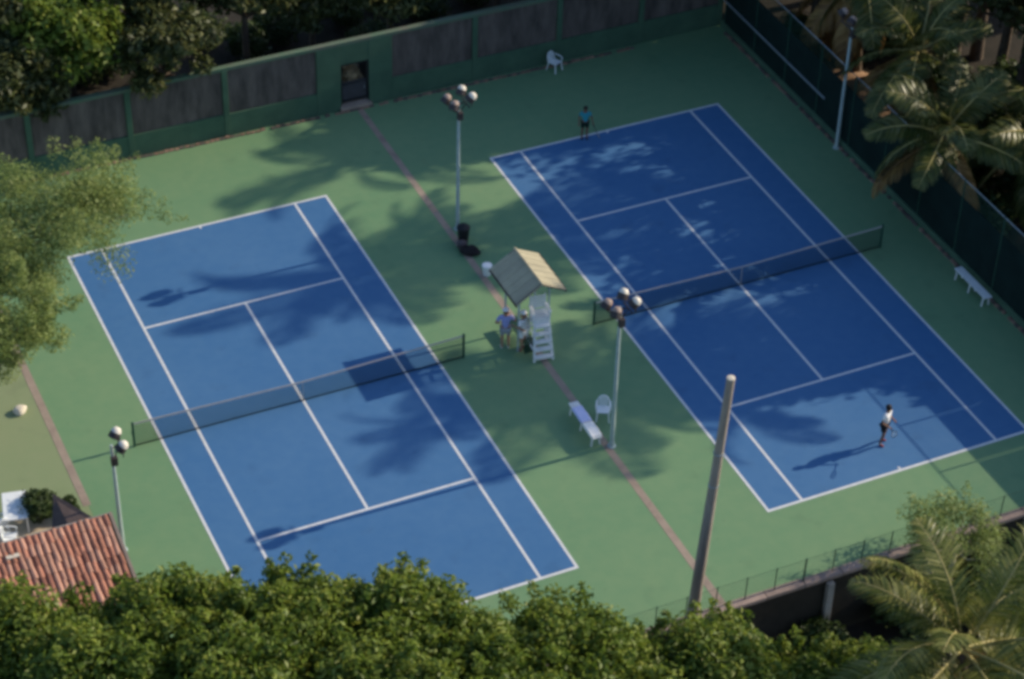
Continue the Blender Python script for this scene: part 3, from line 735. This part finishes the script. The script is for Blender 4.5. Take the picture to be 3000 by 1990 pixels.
# dark trees behind the boundary wall
G2 = 'dark trees behind the boundary wall'
def bk(u, v, z, rad, seed, label, n=6500, leaf=.34, leafm=None, zs=.8):
    c = at(u, v, z)
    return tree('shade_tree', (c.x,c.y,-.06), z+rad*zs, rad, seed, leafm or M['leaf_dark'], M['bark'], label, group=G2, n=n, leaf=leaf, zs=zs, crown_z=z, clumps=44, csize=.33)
bk(375,105,4.6,2.3,41,'olive-leaved tree reaching over the wall top')
bk(150,60,5.4,2.6,42,'green-leaved tree standing in front of the dark wood', leafm=M['leaf_a'])
bk(20,180,4.2,2.3,43,'dark tree overhanging the end of the boundary wall')
bk(560,-40,5.0,2.6,44,'dark tree standing left of the doorway behind the wall')
bk(720,5,3.4,1.5,45,'small tree with dry leaves behind the wall', n=3000)
bk(300,-60,6.4,3.0,46,'tall dark tree behind the olive-leaved one')
bk(900,-60,4.2,2.6,47,'dark tree behind the doorway')
bk(1150,-90,4.2,2.8,48,'dark tree behind the right half of the wall')
bk(1450,-150,5.2,3.2,49,'dark tree behind the wall corner')
bk(-60,20,6.0,3.0,50,'dark tree at the far end of the wood')
def shrub(loc, rad, h, seed, label, m='leaf_bush', n=1600, leaf=.17):
    rng = np.random.default_rng(seed); root = empty('shrub', loc, label=label, cat='shrub', group='dark undergrowth' if 'undergrowth' in label else None)
    k = 16; d = rng.normal(size=(k,3)); d /= np.linalg.norm(d, axis=1)[:,None]
    cen = d*np.array([rad*.6,rad*.6,h*.32]) + np.array([0,0,h*.52]); V, F, t = leaf_cloud(rng, cen, rad*.42*rng.uniform(.7,1.2,k), n, leaf)
    V[:,2] = np.maximum(V[:,2], .02)
    o = bpy.data.objects.new('foliage', mesh_np('foliage', V, F, M[m], t)); COL.objects.link(o); o.parent = root
    s = MB()
    for i in range(6): s.tube([(0,0,-.03),Vector(cen[i])*.5,Vector(cen[i])], [.03,.02,.008], 5, caps=False)
    s.build('stems', M['bark'], root)
c = at(92,1172,.6); shrub((c.x,c.y,0), .75, 1.3, 61, 'dark green shrub between the white table and brown canopy')
c = at(180,1160,.4); shrub((c.x-.35,c.y-.1,0), .40, .8, 62, 'small dark shrub at the end of the left channel')
for i,(u,v,z,r,h,lab) in enumerate([(2290,1310,-1.6,1.5,2.2,'dark shrub under the feathery tree'),(2080,1370,-1.8,1.5,1.9,'dark shrub at the foot of the near wall'),
                                (2330,1400,-1.4,1.7,2.6,'shrub behind the palm crown'),(2010,1560,-1.6,1.6,2.2,'shrub below the lowest palm fronds'),
                                (1850,1440,-2.2,1.2,1.3,'low shrub beside the pale pillar'),(2360,1230,-1.2,1.3,1.7,'shrub hugging the near wall beyond the feathery tree')]):
    c = at(u,v,z); shrub((c.x, min(c.y,-16.2-r*.3), LOW), r, h, 70+i, lab, m='leaf_a' if i in (2,3) else 'leaf_bush', n=2600, leaf=.22)
for i,(x,y,r,h,lab) in enumerate([(9.0,18.45,.75,2.1,'dry tan shrub seen through the doorway'),(13.4,19.6,1.0,1.5,'low dark shrub behind the wall right of the doorway'),(5.4,20.4,1.2,1.6,'low dark shrub behind the wall left of the doorway'),(11.2,21.4,1.2,1.7,'dark shrub behind the doorway pier')]):
    shrub((x,y,-.05), r, h, 90+i, lab, m='leaf_straw_sunlit' if i == 0 else 'leaf_bush', n=1800, leaf=.18)

for i,(u,v,r) in enumerate([(640,60,1.6),(560,110,1.3),(780,30,1.5),(980,20,1.4),(1080,-30,1.6),(60,200,1.6),(170,170,1.5),(450,70,1.6),(250,140,1.5),(860,-20,1.6)]):
    c = at(u,v,.5); shrub((c.x, max(c.y,18.4+r), -.05), r, 1.7, 130+i, 'dark undergrowth shrub among the trunks behind the boundary wall', n=1900, leaf=.22)
for i,(x,y,r,h) in enumerate([(29.6,5.6,1.3,1.7),(31.6,6.6,1.5,2.2),(30.4,2.6,1.5,1.9),(32.6,3.6,1.6,2.4),(29.4,-.6,1.3,1.6),(31.6,.2,1.5,2.0),(29.2,14.2,1.3,1.8),(33.0,9.6,1.5,2.4),(33.6,12.8,1.6,2.6),(31.4,14.4,1.5,2.2),(34.6,6.4,1.6,2.6)]):  # shrubs added to darken ground that the sun lights too much
    shrub((x,y,-.06), r, h, 160+i, 'dark undergrowth shrub added among the palms to cover lit ground', n=1900, leaf=.26)
# ------------------------------------------------------------------ palms
def frond_mesh(name, L, elev, bend, seed, leafm, dry=False, n=52):
    rng = np.random.default_rng(seed)
    S = 14; pts = []; p = np.zeros(3); a = elev
    for i in range(S+1):
        pts.append(p.copy()); a -= bend/S*(.35+1.3*i/S); p = p + np.array([math.cos(a),0,math.sin(a)])*L/S
    pts = np.array(pts)
    V = []; F = []; T = []
    side = np.array([0,1.,0])
    for s in (-1, 1):
        for i in range(n):
            t = .14+.86*(i+.5)/n + rng.uniform(-.004,.004); t = min(t,.999); k = int(t*S); fr = t*S-k
            o = pts[k]*(1-fr)+pts[min(k+1,S)]*fr
            tg = pts[min(k+1,S)]-pts[k]; tg /= np.linalg.norm(tg); nr = np.cross(tg, side)
            nr = nr if nr[2] > 0 else -nr
            ll = L*.235*(math.sin(math.pi*min(1,(t*.92+.10)))**.55)*rng.uniform(.85,1.1)+.10
            d1 = side*s*.86 + tg*(.42+.35*t) + nr*.10; d1 /= np.linalg.norm(d1)
            droop = rng.uniform(.25,.55) + (0.75 if dry else 0)
            d2 = d1 + np.array([0,0,-droop*1.5]); d2 /= np.linalg.norm(d2)
            m_ = o + d1*ll*.5; e = m_ + d2*ll*.5; w_ = .030+.016*rng.random()
            wv = np.cross(d1, nr); wv /= np.linalg.norm(wv)
            wv = wv*.8+nr*.35*rng.uniform(-1,1); b0 = len(V)
            V += [o-wv*w_*.5, o+wv*w_*.5, m_+wv*w_, m_-wv*w_, e+wv*.006, e-wv*.006]
            F += [(b0,b0+1,b0+2,b0+3),(b0+3,b0+2,b0+4,b0+5)]
            tt = np.clip(.2+.6*rng.random()+.15*math.sin(i*.3),0,1); T += [tt]*6
    me = mesh_np(name, np.array(V), np.array(F), leafm, np.array(T))
    r = MB().tube([tuple(q) for q in pts], [.055*(1-.85*i/S) for i in range(S+1)], 6).mesh('stalk', M['deadrachis'] if dry else M['rachis'], True)
    return me, r
FR = {}
def frond_set(key, L, seeds, leafm, dry=False):
    el = [80, 62, 44, 26, 8, -14, -38]
    FR[key] = [(e, frond_mesh('frond', L*random.uniform(.92,1.05), R(e), R(70 if e > 30 else 62 if e > 0 else 48), seeds+i, leafm, dry)) for i, e in enumerate(el)]
random.seed(77)
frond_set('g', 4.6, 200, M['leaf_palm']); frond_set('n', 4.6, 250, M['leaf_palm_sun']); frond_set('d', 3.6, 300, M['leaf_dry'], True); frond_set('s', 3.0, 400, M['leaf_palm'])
def palm(base, top, label, seed, nf=20, key='g', dry=0, tr=.17, group=None, scale=1.0, nuts=True, spin=0, skip=()):
    random.seed(seed)
    root = empty('palm_tree', base, label=label, cat='palm tree', group=group)
    tp = Vector(top)-Vector(base)
    pts = []
    for i in range(9):
        t = i/8; pts.append((tp.x*t**1.6, tp.y*t**1.6, tp.z*t))
    MB().tube(pts, [tr*(1.5-.6*min(1,i/2.0)) if i < 2 else tr*(1-.25*i/8) for i in range(9)], 10).build('trunk', M['palmbark'], root, smooth=True)
    for i in range(nf):
        e_i = min(6, int(i/nf*7)); e, (fm, rm) = FR[key][e_i]
        az = i*2.39996 + random.uniform(-.2,.2) + spin
        if i in skip: continue
        s = scale*random.uniform(.88,1.08)
        f = inst('frond', fm, root, tuple(tp+Vector((math.cos(az)*.1,math.sin(az)*.1,random.uniform(-.08,.12)))), (random.uniform(-.55,.55),random.uniform(-.22,.22),az), s)
        inst('stalk', rm, f)
    for i in range(dry):
        e, (fm, rm) = FR['d'][random.choice((5,6,6))]; az = random.uniform(0,6.28)
        f = inst('frond', fm, root, tuple(tp+Vector((0,0,-.25))), (0,.25,az), scale*.9); f['label'] = 'dry brown hanging frond'
        inst('stalk', rm, f)
    if nuts:
        nm = MB().lathe((0,0,-.14), [(.03,0),(.10,.06),(.125,.14),(.09,.23),(.02,.28)], 8).mesh('coconut', M['coconut'], True)
        for i in range(6):
            a = random.uniform(0,6.28); inst('coconut', nm, root, tuple(tp+Vector((math.cos(a)*.24,math.sin(a)*.24,-.28+random.uniform(-.08,.08)))))
    return root
# near right palm
c = at(2222,1500,4.6)
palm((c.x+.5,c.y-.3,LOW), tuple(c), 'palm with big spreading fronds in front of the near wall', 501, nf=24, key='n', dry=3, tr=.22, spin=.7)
# palms beyond the right fence, seen
G3 = 'young palms beyond the dark fence'
c = at(2180,305,4.2); palm((c.x+.3,c.y,-.06), tuple(c), 'palm with bent fronds growing right behind the dark fence', 502, nf=17, key='s', dry=5, scale=1.25, group=G3, spin=.3)
c = at(2120,120,4.8); palm((c.x+.4,c.y+.2,-.06), tuple(c), 'taller palm with dry fronds behind the grey fence pole', 503, nf=15, key='s', dry=6, scale=1.25, group=G3)
c = at(2400,330,3.2); palm((c.x+.4,c.y,-.06), tuple(c), 'low palm with its fronds partly lit, farthest from the pole', 504, nf=15, key='s', dry=4, scale=1.3, group=G3)
c = at(1990,-70,5.2); palm((c.x+.4,c.y,-.06), tuple(c), 'palm with hanging orange-brown fronds above the fence', 505, nf=10, key='s', dry=8, scale=1.4, group=G3)
# tall palms beyond the fence whose crowns throw the frond shadows on the courts
def shade_palm(sx, sy, x, seed, label, nf=15, scale=1.0, spin=0, skip=(0,1,2,3,4)):
    z = (x-sx)*SUN_TAN; y = sy-(x-sx)*SHY
    palm((x+.6,y+.3,-.06), (x,y,z), label, seed, nf=nf, key='g', dry=0, group='tall palms beyond the dark fence', scale=scale, spin=spin, skip=skip)
shade_palm(5.4,6.5,36.2,511,'very tall palm whose fronds shade the middle of the sunlit court',nf=24,scale=.98,skip=(0,1))
shade_palm(8.4,13.9,37.0,512,'very tall palm whose fronds shade the ground by the doorway', nf=19, scale=.98,skip=(0,1))
shade_palm(11.2,6.1,36.0,513,'tall palm whose fronds shade the ground beside the black bin', nf=26, scale=1.08,skip=(0,1,2))
shade_palm(4.9,-2.9,36.0,514,'very tall palm whose fronds shade the net end of the sunlit court', nf=18, scale=.62, spin=1.2,skip=(0,1))
shade_palm(11.0,-3.7,35.6,515,'tall palm whose fronds shade the bench with towels', nf=28, scale=1.05,skip=(0,1))
shade_palm(13.8,-3.2,36.0,516,'tall palm whose fronds shade the second court by its net', nf=24, scale=1.0,skip=(0,1))
shade_palm(12.6,15.0,37.5,517,'tall palm standing behind the fence corner', nf=24, scale=1.0,skip=(0,1))
shade_palm(15.0,-6.7,36.4,518,'tall palm whose fronds reach the sunlit end of the second court', nf=15, scale=.75)
shade_palm(9.3,-2.7,36.6,519,'tall palm whose fronds shade the foot of the umpire chair', nf=24, scale=.70,skip=(0,1,2),spin=.5)
# broad trees beyond the fence: the deep shade on the second court
G4 = 'broad trees shading the second court'
def shade_tree(sx, sy, x, rad, seed, label, n=5200):
    z = (x-sx)*SUN_TAN; y = sy-(x-sx)*SHY
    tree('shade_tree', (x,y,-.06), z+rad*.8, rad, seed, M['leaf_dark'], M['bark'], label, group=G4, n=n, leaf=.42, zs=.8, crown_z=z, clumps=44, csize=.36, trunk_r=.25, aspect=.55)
k = 0
for (sx, sy, x, r, n) in [(18.6,10.6,34.8,3.4,430),(17.8,5.6,34.8,3.3,430),(18.4,1.9,34.8,2.9,620),(18.8,-4.7,35.2,2.6,2200),(21.5,13.5,35.6,3.4,3600),(24.6,8.0,35.6,2.9,3600),(24.4,3.2,35.6,2.7,3000),(24.4,-2.8,35.6,2.7,3000),(23.0,-6.2,35.6,2.4,3400),
                       (16.0,16.0,34.8,3.2,3600),(20.6,18.0,35.6,3.4,3600),(16.8,13.2,34.8,1.8,1200),(11.8,16.6,34.8,2.6,2600),(24.0,10.9,36.4,2.4,3600),(25.8,15.8,36.4,2.8,3600),(18.6,-5.8,35.2,2.0,2200)]:
    shade_tree(sx, sy, x, r, 600+k, 'leafy tree added beyond the dark fence to block sun and sky', n); k += 1
for (x, y, z, r) in [(46,-9,3.6,3.2),(46,-4,3.4,3.2),(46,1,3.6,3.2),(46,5,3.2,2.8),(46,14.5,3.4,3.0),(46,19.5,3.6,3.2),(30.5,21.5,4.0,3.6),(31,27,5.0,4.2),(28,33,5.5,4.4),(38,24,5.0,3.8),(39,31,6,4.5),(33.2,15.5,9.0,3.4),(32.6,20.4,9.0,3.6),(27.6,22.6,8.0,3.4),(37,2,5.4,2.9),(37.2,-3.8,5.4,2.9),(37,-8.6,6.0,2.0),(28.6,18.2,7.3,4.0),(29.6,13.8,8.3,2.9)]:  # extra trees, crowns out of view, added to block sun and skylight
    tree('shade_tree', (x,y,-.06), z+r*.9, r, 700+k, M['leaf_dark'], M['bark'], 'leafy tree added beyond the dark fence to block sun and sky', group=G4, n=4200, leaf=.46, zs=.9, crown_z=z, clumps=44, csize=.38, trunk_r=.22, aspect=.6); k += 1

# ================================================================== PEOPLE
def skin_mesh(name, verts, edges, m, sub=2, root=0):
    me = bpy.data.meshes.new('tmp'); me.from_pydata([v[:3] for v in verts], edges, [])
    o = bpy.data.objects.new('tmp', me); COL.objects.link(o)
    o.modifiers.new('skin', 'SKIN'); sv = me.skin_vertices[0].data
    for i, v in enumerate(verts):
        r = v[3]; sv[i].radius = (r, r) if not hasattr(r, '__len__') else r
        sv[i].use_root = (i == root)
    s = o.modifiers.new('sub', 'SUBSURF'); s.levels = sub; s.render_levels = sub
    dg = bpy.context.evaluated_depsgraph_get(); dg.update()
    out = bpy.data.meshes.new_from_object(o.evaluated_get(dg)); out.name = name
    out.materials.clear(); out.materials.append(m)
    out.polygons.foreach_set('use_smooth', [True]*len(out.polygons))
    bpy.data.objects.remove(o); bpy.data.meshes.remove(me)
    return out
def person(loc, rz, H, label, arms, legs, skin, shirt, shorts, shoes, hair=None, cap=None, lean=0.0, longp=False):
    """faces local -y; arms: {side: (elbow, wrist)} and legs: {side: (knee, ankle)} as points for a 1.78 m figure"""
    root = empty('person', loc, rz, label=label, cat='person')
    k = H/1.78
    ln = lambda p: (p[0], p[1]-lean*max(0, p[2]-.95), p[2])
    def S(p): q = ln(p); return (q[0]*k, q[1]*k, q[2]*k)
    V = []; E = []
    def a(p, r, par=None):
        V.append((*S(p), r*k if not hasattr(r,'__len__') else (r[0]*k, r[1]*k))); i = len(V)-1
        if par is not None: E.append((par, i))
        return i
    pel = a((0,0,.97), .125); sp = a((0,0,1.16), .115, pel); ch = a((0,0,1.36), .13, sp); nk = a((0,0,1.50), .058, ch)
    jaw = a((0,-.025,1.585), .072, nk); hd = a((0,-.01,1.66), .096, jaw); cr = a((0,.0,1.725), .075, hd)
    hands = {}
    for s in (-1, 1):
        el, wr = arms[s]
        sh = a((s*.185,0,1.43), .062, ch); e = a(el, .043, sh); w_ = a(wr, .029, e)
        d = (Vector(wr)-Vector(el)).normalized(); pr = Vector((-d.y, d.x, 0)); pr = pr.normalized() if pr.length > .05 else Vector((1,0,0))
        pm = Vector(wr)+d*.075; pi = a(tuple(pm), .034, w_)
        nd = d.cross(pr).normalized()
        for j in range(4):
            b0 = pm+d*.045+pr*(j-1.5)*.019; q1 = a(tuple(b0), .009, pi); q2 = a(tuple(b0+d*(.038-.004*abs(j-1.3))+nd*.010), .0085, q1); a(tuple(b0+d*.06+nd*.030), .008, q2)
        t1 = a(tuple(Vector(wr)+d*.04+pr*.036), .010, pi); a(tuple(Vector(wr)+d*.085+pr*.058+nd*.012), .009, t1)
        hands[s] = (pm, d)
        kn, an = legs[s]
        hp = a((s*.095,0,.90), .095, pel); kk = a(kn, .060, hp); cf = a(tuple(Vector(kn).lerp(Vector(an), .35)+Vector((0,.02,0))), .056, kk); an_ = a(an, .036, cf)
        a((an[0]+s*.01, an[1]-.10, max(.035, an[2]-.05)), .034, an_)
    body = bpy.data.objects.new('body', skin_mesh('body', V, E, skin)); COL.objects.link(body); body.parent = root
    # face
    fy = lambda z: -lean*(z-.95)
    MB().lathe(S((0,-.095,1.635)), [(.016*k,0),(.013*k,.018*k),(.004*k,.03*k)], 6, (0,-1,-.25)).build('nose', skin, root, smooth=True)
    for s in (-1, 1):
        MB().lathe(S((s*.034,-.088,1.665)), [(.004*k,-.004),(.012*k,0),(.008*k,.006*k)], 8, (0,-1,0)).build('eye', M['eye'], root, smooth=True)
        MB().lathe(S((s*.088,.005,1.655)), [(.012*k,0),(.026*k,.008*k),(.016*k,.016*k)], 8, (s,0.2,0)).build('ear', skin, root, smooth=True)
    MB().bar(S((-.024,-.088,1.594)), S((.024,-.088,1.594)), .008*k, .010*k).build('mouth', M['shoe_red'], root)
    # clothes
    SV = []; SE = []
    def b(p, r, par=None):
        SV.append((*S(p), r*k)); i = len(SV)-1
        if par is not None: SE.append((par, i))
        return i
    p0 = b((0,0,.93), .155); p1 = b((0,0,1.16), .142, p0); p2 = b((0,0,1.36), .150, p1); b((0,0,1.46), .085, p2)
    for s in (-1, 1):
        q = b((s*.19,0,1.43), .082, p2); e = Vector((s*.19,0,1.43)).lerp(Vector(arms[s][0]), .68); b(tuple(e), .070, q)
    o = bpy.data.objects.new('shirt', skin_mesh('shirt', SV, SE, shirt)); COL.objects.link(o); o.parent = root
    SV.clear(); SE.clear()
    p0 = b((0,0,.98), .148)
    for s in (-1, 1):
        q = b((s*.10,0,.89), .118, p0); kn = Vector(legs[s][0])
        if longp:
            q2 = b(tuple(kn), .082, q); b(tuple(kn.lerp(Vector(legs[s][1]), .9)), .066, q2)
        else: b(tuple(Vector((s*.10,0,.89)).lerp(kn, .72)), .098, q)
    o = bpy.data.objects.new('trousers' if longp else 'shorts', skin_mesh('shorts', SV, SE, shorts)); COL.objects.link(o); o.parent = root
    for s in (-1, 1):
        an = legs[s][1]; SV.clear(); SE.clear()
        q = b((an[0],an[1]+.03,max(.05,an[2]-.03)), .050); q2 = b((an[0],an[1]-.06,max(.045,an[2]-.045)), .047, q); b((an[0]+s*.012,an[1]-.17,max(.04,an[2]-.05)), .042, q2)
        o = bpy.data.objects.new('shoe', skin_mesh('shoe', SV, SE, shoes, 1)); COL.objects.link(o); o.parent = root
    hm = hair or M['hair']
    n = 12; prof = [(.103,-.05),(.112,.0),(.106,.045),(.078,.085),(.035,.105)]
    MB().lathe(S((0,.018,1.685)), [(r*k,h*k) for r, h in prof], n, (0,.35,1)).build('hair', hm, root, smooth=True)
    if cap:
        c_ = MB().lathe(S((0,.0,1.715)), [(.121*k,0),(.118*k,.035*k),(.095*k,.075*k),(.03*k,.10*k)], 14).build('cap', cap, root, smooth=True)
        MB().add([S((x*.1,-.10-.0*abs(x),1.722)) for x in (-1,-.5,0,.5,1)]+[S((x*.085,-.115-.085*(1-x*x),1.705)) for x in (-1,-.5,0,.5,1)],
                 [(i,i+1,i+6,i+5) for i in range(4)]).build('visor', cap, c_).modifiers.new('t','SOLIDIFY').thickness = .008
    return root, hands, S
def racket(root, hand, S, label, d=None):
    pm, hd = hand; p = Vector(S(tuple(pm+hd*.03))); d = Vector(d).normalized()
    mw = Matrix.Translation(root.location) @ Matrix.Rotation(root.rotation_euler.z, 4, 'Z')
    p = mw @ p; d = mw.to_3x3() @ d
    u = d.orthogonal().normalized(); w_ = d.cross(u)
    r = empty('tennis_racket', p, label=label, cat='racket')
    MB().tube([d*-.10, d*.14], .017, 8).build('grip', M['black'], r, smooth=True)
    hd_ = [d*(.47+.165*math.cos(a))+u*.125*math.sin(a) for a in [2*math.pi*i/20 for i in range(21)]]
    f = MB().tube(hd_, .012, 6).build('frame', M['racket'], r, smooth=True)
    MB().tube([d*.14, d*.31+u*.02], .012, 6).tube([d*.14, d*.31-u*.02], .012, 6).build('throat', M['racket'], r)
    st = MB()
    for i in range(-5, 6):
        x = i*.022; l = .165*math.sqrt(max(0,1-(x/.125)**2)); st.bar(d*(.47-l)+u*x, d*(.47+l)+u*x, .0014)
    for i in range(-7, 8):
        x = i*.021; l = .125*math.sqrt(max(0,1-(x/.165)**2)); st.bar(d*(.47+x)-u*l, d*(.47+x)+u*l, .0014)
    st.build('strings', M['white'], f)

LEG = {-1: ((-.11,-.02,.50),(-.12,.02,.09)), 1: ((.11,-.02,.50),(.12,.02,.09))}
# near player in white
pr, h, S = person((18.36,-10.45,0), R(35), 1.84, 'player in white shirt and black shorts standing near the baseline', 
    {-1: ((-.30,.02,1.16),(-.26,-.20,1.06)), 1: ((.30,.04,1.16),(.27,-.18,1.02))},
    {-1: ((-.13,-.08,.50),(-.15,.02,.09)), 1: ((.13,-.04,.50),(.16,.08,.09))}, M['skin'], M['shirt_white'], M['shorts_black'], M['shoe_red'], lean=.10)
racket(pr, h[-1], S, 'dark racket held by the player in white', (-.75,-.6,.25))
# far player in blue
pr, h, S = person((17.10,11.52,0), R(-20), 1.62, 'player in teal shirt and dark shorts standing on the far baseline',
    {-1: ((-.28,.05,1.17),(-.30,-.12,.98)), 1: ((.31,.03,1.17),(.36,-.05,.93))}, LEG, M['skin'], M['shirt_blue'], M['shorts_green'], M['shoe_dark'])
racket(pr, h[1], S, 'dark racket held by the player in teal', (.35,-.55,-.65))
# two people by the umpire chair
person((8.08,-.12,0), R(160), 1.90, 'person in lavender shirt, grey shorts and white cap standing by the umpire chair',
    {-1: ((-.36,.02,1.22),(-.20,-.20,1.30)), 1: ((.36,.05,1.20),(.16,-.14,1.06))}, LEG, M['skin2'], M['shirt_lav'], M['shorts_grey'], M['shoe_white'], hair=M['hair2'], cap=M['shirt_white'])
person((8.66,-.46,0), R(215), 1.84, 'person in white clothes and white cap leaning on the umpire chair',
    {-1: ((-.32,-.05,1.20),(-.24,-.26,1.30)), 1: ((.32,.0,1.18),(.24,-.22,1.16))}, LEG, M['skin2'], M['shirt_white'], M['towel_white'], M['shoe_red'], hair=M['hair2'], cap=M['shirt_white'])
